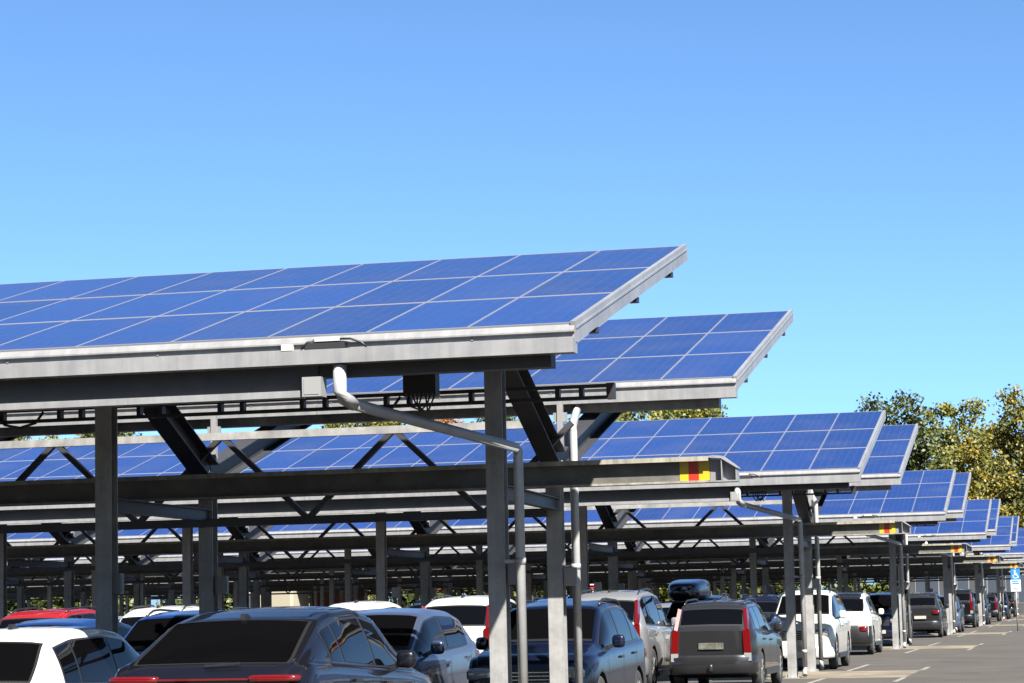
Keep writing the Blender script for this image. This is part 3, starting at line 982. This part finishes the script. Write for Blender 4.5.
# roof box lying on its bars
rb = thing("roof_box", "glossy dark blue roof box on top of a dark blue car", "roof box", (-10.2, 60.2, 1.67))
k = MB(); ell(k, (0, 1.0, .27), (.43, 1.05, .20), 0, 28, 16, 4.2)
for v in range(len(k.v)):
    x_, y_, z_ = k.v[v]; f_ = .80 + .20 * min(1, max(0, y_ / 1.1)); k.v[v] = (x_ * f_, y_, .08 + (z_ - .08) * f_)
link("shell", k.mesh("shell", P_['navy']), rb)
for y in (.55, 1.55):
    k = MB(); k.bar((-.62, y, .05), (.62, y, .05), .06, .03)
    link("cross_bar", k.mesh("cross_bar", M['trim']), rb)
rb.scale = (1.12, 1, 1.35)

# ------------------------------------------------------------------ trees, buildings, signs behind the car park
def leaf_mat(name, c1, c2, c3):
    m = bpy.data.materials.new(name); m.use_nodes = True
    nt = m.node_tree; b = nt.nodes["Principled BSDF"]
    geo = nt.nodes.new("ShaderNodeNewGeometry")
    tc = nt.nodes.new("ShaderNodeTexCoord")
    ns = nt.nodes.new("ShaderNodeTexNoise"); ns.inputs["Scale"].default_value = .45; ns.inputs["Detail"].default_value = 3
    nt.links.new(tc.outputs["Object"], ns.inputs["Vector"])
    oi = nt.nodes.new("ShaderNodeObjectInfo")
    a = nt.nodes.new("ShaderNodeMath"); a.operation = 'MULTIPLY_ADD'; a.inputs[1].default_value = .34
    nt.links.new(geo.outputs["Random Per Island"], a.inputs[0]); nt.links.new(ns.outputs["Fac"], a.inputs[2])
    s = nt.nodes.new("ShaderNodeMath"); s.operation = 'SUBTRACT'; s.inputs[1].default_value = .17
    nt.links.new(a.outputs[0], s.inputs[0])
    r = nt.nodes.new("ShaderNodeValToRGB")
    r.color_ramp.elements[0].position = .15; r.color_ramp.elements[1].position = .85
    r.color_ramp.elements[0].color = (*c1, 1); r.color_ramp.elements[1].color = (*c3, 1)
    e = r.color_ramp.elements.new(.5); e.color = (*c2, 1)
    nt.links.new(s.outputs[0], r.inputs[0]); nt.links.new(r.outputs[0], b.inputs["Base Color"])
    b.inputs["Roughness"].default_value = .6
    tr = nt.nodes.new("ShaderNodeBsdfTranslucent"); nt.links.new(r.outputs[0], tr.inputs[0])
    mx = nt.nodes.new("ShaderNodeMixShader"); mx.inputs[0].default_value = .25
    nt.links.new(b.outputs[0], mx.inputs[1]); nt.links.new(tr.outputs[0], mx.inputs[2])
    nt.links.new(mx.outputs[0], nt.nodes["Material Output"].inputs[0])
    return m


LEAF = [leaf_mat("leaves_green", (.010, .018, .003), (.032, .044, .006), (.080, .080, .008)),
        leaf_mat("leaves_turning", (0.02592, 0.03726, 0.00567), (0.08505, 0.0891, 0.0081), (0.162, 0.1377, 0.01134)),
        leaf_mat("leaves_golden", (.020, .027, .004), (.085, .082, .007), (.200, .130, .008)),
        leaf_mat("leaves_orange", (0.081, 0.0324, 0.00648), (0.1944, 0.06885, 0.00972), (0.243, 0.1134, 0.0162))]
M['bark'] = mat("bark", (0.0405, 0.0324, 0.02592), .9, noise=(3, .4))


def tree_parts(seed, h, rad, base, dens):
    rr = random.Random(seed)
    tk = MB(); lf = MB()
    tk.tube([(0, 0, -.1), (rr.uniform(-.1, .1), 0, base), (rr.uniform(-.3, .3), rr.uniform(-.3, .3), h * .55), (rr.uniform(-.5, .5), rr.uniform(-.4, .4), h * .9)], [h * .021, h * .017, h * .010, .03], 8)
    clumps = []
    nb = 30
    for i in range(nb):
        t = (i + .5) / nb
        z0 = base + (h * .72 - base) * t
        a = i * 2.4 + rr.uniform(-.5, .5)
        prof = math.sin(math.pi * (.22 + .70 * t)) ** .8
        ln = rad * prof * rr.uniform(.65, 1.08)
        tip = Vector((math.cos(a) * ln, math.sin(a) * ln, z0 + ln * rr.uniform(.35, .75)))
        tk.tube([(0, 0, z0), (tip.x * .5, tip.y * .5, z0 + (tip.z - z0) * .4), tuple(tip)], [h * .007 * (1 - t * .5), h * .004, .02], 5)
        for f in (.45, .7, .9, 1.05):
            clumps.append((Vector((tip.x * f, tip.y * f, z0 + (tip.z - z0) * f)) + Vector([rr.gauss(0, .5) for _ in range(3)]), rr.uniform(.6, 1.25)))
    for i in range(10):
        clumps.append((Vector((rr.gauss(0, rad * .22), rr.gauss(0, rad * .22), h * rr.uniform(.74, .96))), rr.uniform(.6, 1.0)))
    for i in range(90):
        t = rr.random(); z = base + 1 + (h * .93 - base) * t
        pr = math.sin(math.pi * (.16 + .76 * t)) ** .8
        a = rr.uniform(0, 6.3); q = rad * pr * rr.uniform(.35, .95)
        clumps.append((Vector((math.cos(a) * q, math.sin(a) * q, z)), rr.uniform(.5, 1.3)))
    for c, cr in clumps:
        for _ in range(int(dens * cr)):
            d = Vector([rr.gauss(0, 1) for _ in range(3)]).normalized() * cr * (rr.random() ** .6) * 1.25
            d.z *= .75
            p = c + d; s = rr.uniform(.10, .24)
            u = Vector([rr.gauss(0, 1) for _ in range(3)]).normalized(); w = u.orthogonal().normalized(); w.rotate(Matrix.Rotation(rr.uniform(0, 6), 3, u))
            e = u.cross(w)
            b = len(lf.v)
            lf.v += [tuple(p + w * s), tuple(p + e * s * .7), tuple(p - w * s), tuple(p - e * s * .7)]
            lf.face([b, b + 1, b + 2, b + 3])
    return tk.mesh("trunk", M['bark'], False), lf


VAR = []
for sd, h, rad, base, dens in ((1, 20, 6.2, 1.6, 100), (2, 20, 5.0, 1.4, 88), (3, 20, 7.0, 1.8, 85), (4, 20, 4.4, 1.2, 88)):
    tk, lf = tree_parts(sd, h, rad, base, dens)
    VAR.append((tk, [lf.mesh("crown", l, False) for l in LEAF]))


def tree(x, y, h, var, leaf, label, rz=0., group="autumn trees behind the car park"):
    t = thing("deciduous_tree", label, "tree", (x, y, 0), rz, group)
    s = h / 20
    t.scale = (s, s, s)
    link("trunk", VAR[var][0], t); link("crown", VAR[var][1][leaf], t)


tree(-18.4, 233, 20.8, 0, 0, "olive green tree at the left end of the tall tree group right of the panels", .4)
tree(-13.0, 240, 20.6, 2, 1, "thinning tree with sky gaps between the green tree and the golden trees", 2.0)
tree(-5.6, 230, 20.8, 0, 2, "tall golden autumn tree at the right edge of the picture", 4.0)
tree(-10.8, 224, 16.5, 3, 2, "lower yellow-green tree in front of the tall golden tree", 1.0)
tree(2.5, 236, 22, 2, 2, "golden tree standing just outside, right of the tall golden one", 3.1)
FAR = "autumn tree behind the carports, its top showing just above the panel roofs"
rt = random.Random(5)
for i, (x, h, v, l) in enumerate([(-110, 20.6, 1, 1), (-105, 19.8, 3, 1), (-99.5, 20.8, 1, 2), (-95.5, 20.0, 3, 0), (-90.5, 19.6, 1, 1), (-85, 18.6, 2, 0), (-79, 18.4, 1, 1), (-73, 20.4, 3, 1), (-68.5, 20.6, 1, 1), (-63.5, 20.6, 3, 3),
                                  (-57.5, 20.4, 1, 0), (-51.5, 19.4, 3, 1), (-45.8, 20.6, 1, 1), (-41.2, 20.5, 3, 1), (-37.0, 20.6, 1, 1), (-32, 18.6, 3, 1), (-26, 18.2, 2, 1)]):
    tree(x, 228 + rt.uniform(0, 8), h * 1.03, v, l, FAR, rt.uniform(0, 6), "row of far trees")
# tall hedge along the far edge of the car park
hd = MB(); rh = random.Random(9)
for i in range(34000):
    x = rh.uniform(-118, 14)
    hh = 3.3 + 1.1 * math.sin(x * .31) + .8 * math.sin(x * 1.1 + 1)
    y = 219.5 + rh.uniform(-1.5, 1.5)
    z = hh * rh.random() ** .8
    s = rh.uniform(.18, .34); a = rh.uniform(0, 6.3)
    u = Vector([rh.gauss(0, 1) for _ in range(3)]).normalized(); w = u.orthogonal().normalized(); e = u.cross(w); p = Vector((x, y, z)); b = len(hd.v)
    hd.v += [tuple(p + w * s), tuple(p + e * s), tuple(p - w * s), tuple(p - e * s)]; hd.face([b, b + 1, b + 2, b + 3])
tag(link("hedge", hd.mesh("hedge", LEAF[0], False)), "green hedge with yellow leaves running along the far edge of the car park", "hedge")

M['cream'] = mat("cream_render", (0.216, 0.192, 0.144), .8, noise=(1, .12))
M['shutter'] = mat("beige_shutter", (0.156, 0.138, 0.102), .6)
M['dark'] = mat("dark_cladding", (0.021, 0.0216, 0.024), .6, noise=(.6, .3))
M['pane'] = mat("window_pane", (0.03, 0.036, 0.048), .08)
M['brick'] = mat("red_brick", (0.132, 0.042, 0.027), .85, noise=(2, .3))
# cream kiosk
b = thing("kiosk", "low cream kiosk with a beige shutter, far behind the carports", "building", (-66.6, 190, 0))
k = MB(); k.box((-2.3, 0, 0), (2.3, 4, 3.9)); link("wall", k.mesh("wall", M['cream']), b)
k = MB(); k.box((-2.5, -.25, 3.9), (2.5, 4.2, 4.2)); link("roof", k.mesh("roof", M['cream']), b)
k = MB(); k.box((-.2, -.03, 0), (2.0, 0.01, 3.3)); link("shutter", k.mesh("shutter", M['shutter']), b)
k = MB(); k.box((-2.1, -.03, .9), (-.6, .01, 3.1)); link("window", k.mesh("window", M['pane']), b)
# red brick shed
b = thing("shed", "low red brick shed right of the cream kiosk", "building", (-63.0, 196, 0))
k = MB(); k.box((-1.7, 0, 0), (1.8, 4, 3.0)); link("wall", k.mesh("wall", M['brick']), b)
k = MB(); k.prism([(-1.9, 3.0), (2.0, 3.0), (2.0, 3.5), (-1.9, 3.15)], 1, -.2, 4.2); link("roof", k.mesh("roof", M['brick']), b)
# dark glazed hall
b = thing("hall", "dark flat-roofed hall with large grey windows behind the last carports", "building", (-11.5, 217, 0))
k = MB(); k.box((-5, 0, 0), (6, 1.5, 4.6)); link("wall", k.mesh("wall", M['dark']), b)
k = MB(); k.box((-5.2, -.3, 4.6), (6.2, 1.7, 4.9)); link("roof", k.mesh("roof", M['dark']), b)
for i in range(4):
    w = MB(); x = -4.5 + i * 2.6; w.box((x, -.04, .9), (x + 2.1, .01, 3.6)); o = link("window", w.mesh("window", M['frame']), b)
    w = MB(); w.box((x + .08, -.06, .98), (x + 1.0, -.041, 3.52)); w.box((x + 1.1, -.06, .98), (x + 2.02, -.041, 3.52)); link("pane", w.mesh("pane", M['pane']), o)

# parking sign on a thin pole
M['signblue'] = mat("sign_blue", (0.0072, 0.096, 0.33), .4)
M['signwhite'] = mat("sign_white", (0.42, 0.432, 0.444), .4)
M['signred'] = mat("sign_red", (0.33, 0.012, 0.012), .4)
s = thing("parking_sign", "blue disabled parking sign with white plate below on a thin pole", "sign", (-3.98, 118, 0))
k = MB(); k.tube([(0, .04, 0), (0, .04, 2.95)], .032, 10); link("pole", k.mesh("pole", M['zinc']), s)
k = MB(); k.box((-.21, -.012, 2.42), (.21, .008, 2.92)); p = link("sign_face", k.mesh("sign_face", M['signblue']), s)
k = MB()
ell(k, (-.03, -.016, 2.82), (.035, .004, .035))
k.bar((-.03, -.017, 2.78), (-.02, -.017, 2.63), .045, .006, up=(0, 1, 0)); k.bar((-.02, -.017, 2.70), (.08, -.017, 2.70), .006, .03)
k.bar((-.02, -.017, 2.64), (.08, -.017, 2.63), .006, .035); k.bar((.08, -.017, 2.64), (.13, -.017, 2.50), .035, .006, up=(0, 1, 0))
for i in range(10):
    a0, a1 = R(150 + i * 20), R(170 + i * 20)
    k.bar((.0 + .11 * math.cos(a0), -.017, 2.59 + .11 * math.sin(a0)), (.0 + .11 * math.cos(a1), -.017, 2.59 + .11 * math.sin(a1)), .022, .006, up=(0, 1, 0))
link("wheelchair_symbol", k.mesh("wheelchair_symbol", M['signwhite']), p)
k = MB(); k.box((-.23, -.012, 1.86), (.23, .008, 2.40)); p = link("lower_plate", k.mesh("lower_plate", M['signwhite']), s)
k = MB(); k.box((-.17, -.016, 2.20), (.17, -.013, 2.27), 1); k.box((-.17, -.016, 2.30), (.13, -.013, 2.36), 1); k.box((-.13, -.016, 1.99), (.13, -.013, 2.04), 0)
link("plate_marks", k.mesh("plate_marks", [M['black'], M['signblue']]), p)
# no entry sign among the far posts
s = thing("no_entry_sign", "round red sign on a pole far back under the carports", "sign", (-35.6, 172, 0))
k = MB(); k.tube([(0, .06, 0), (0, .06, 3.4)], .035, 8); link("pole", k.mesh("pole", M['zinc']), s)
k = MB(); k.tube([(0, .0, 3.1), (0, .03, 3.1)], .33, 24); p = link("disc", k.mesh("disc", M['signred']), s)
k = MB(); k.box((-.22, -.006, 3.04), (.22, -.001, 3.16)); link("white_bar", k.mesh("white_bar", M['signwhite']), p)
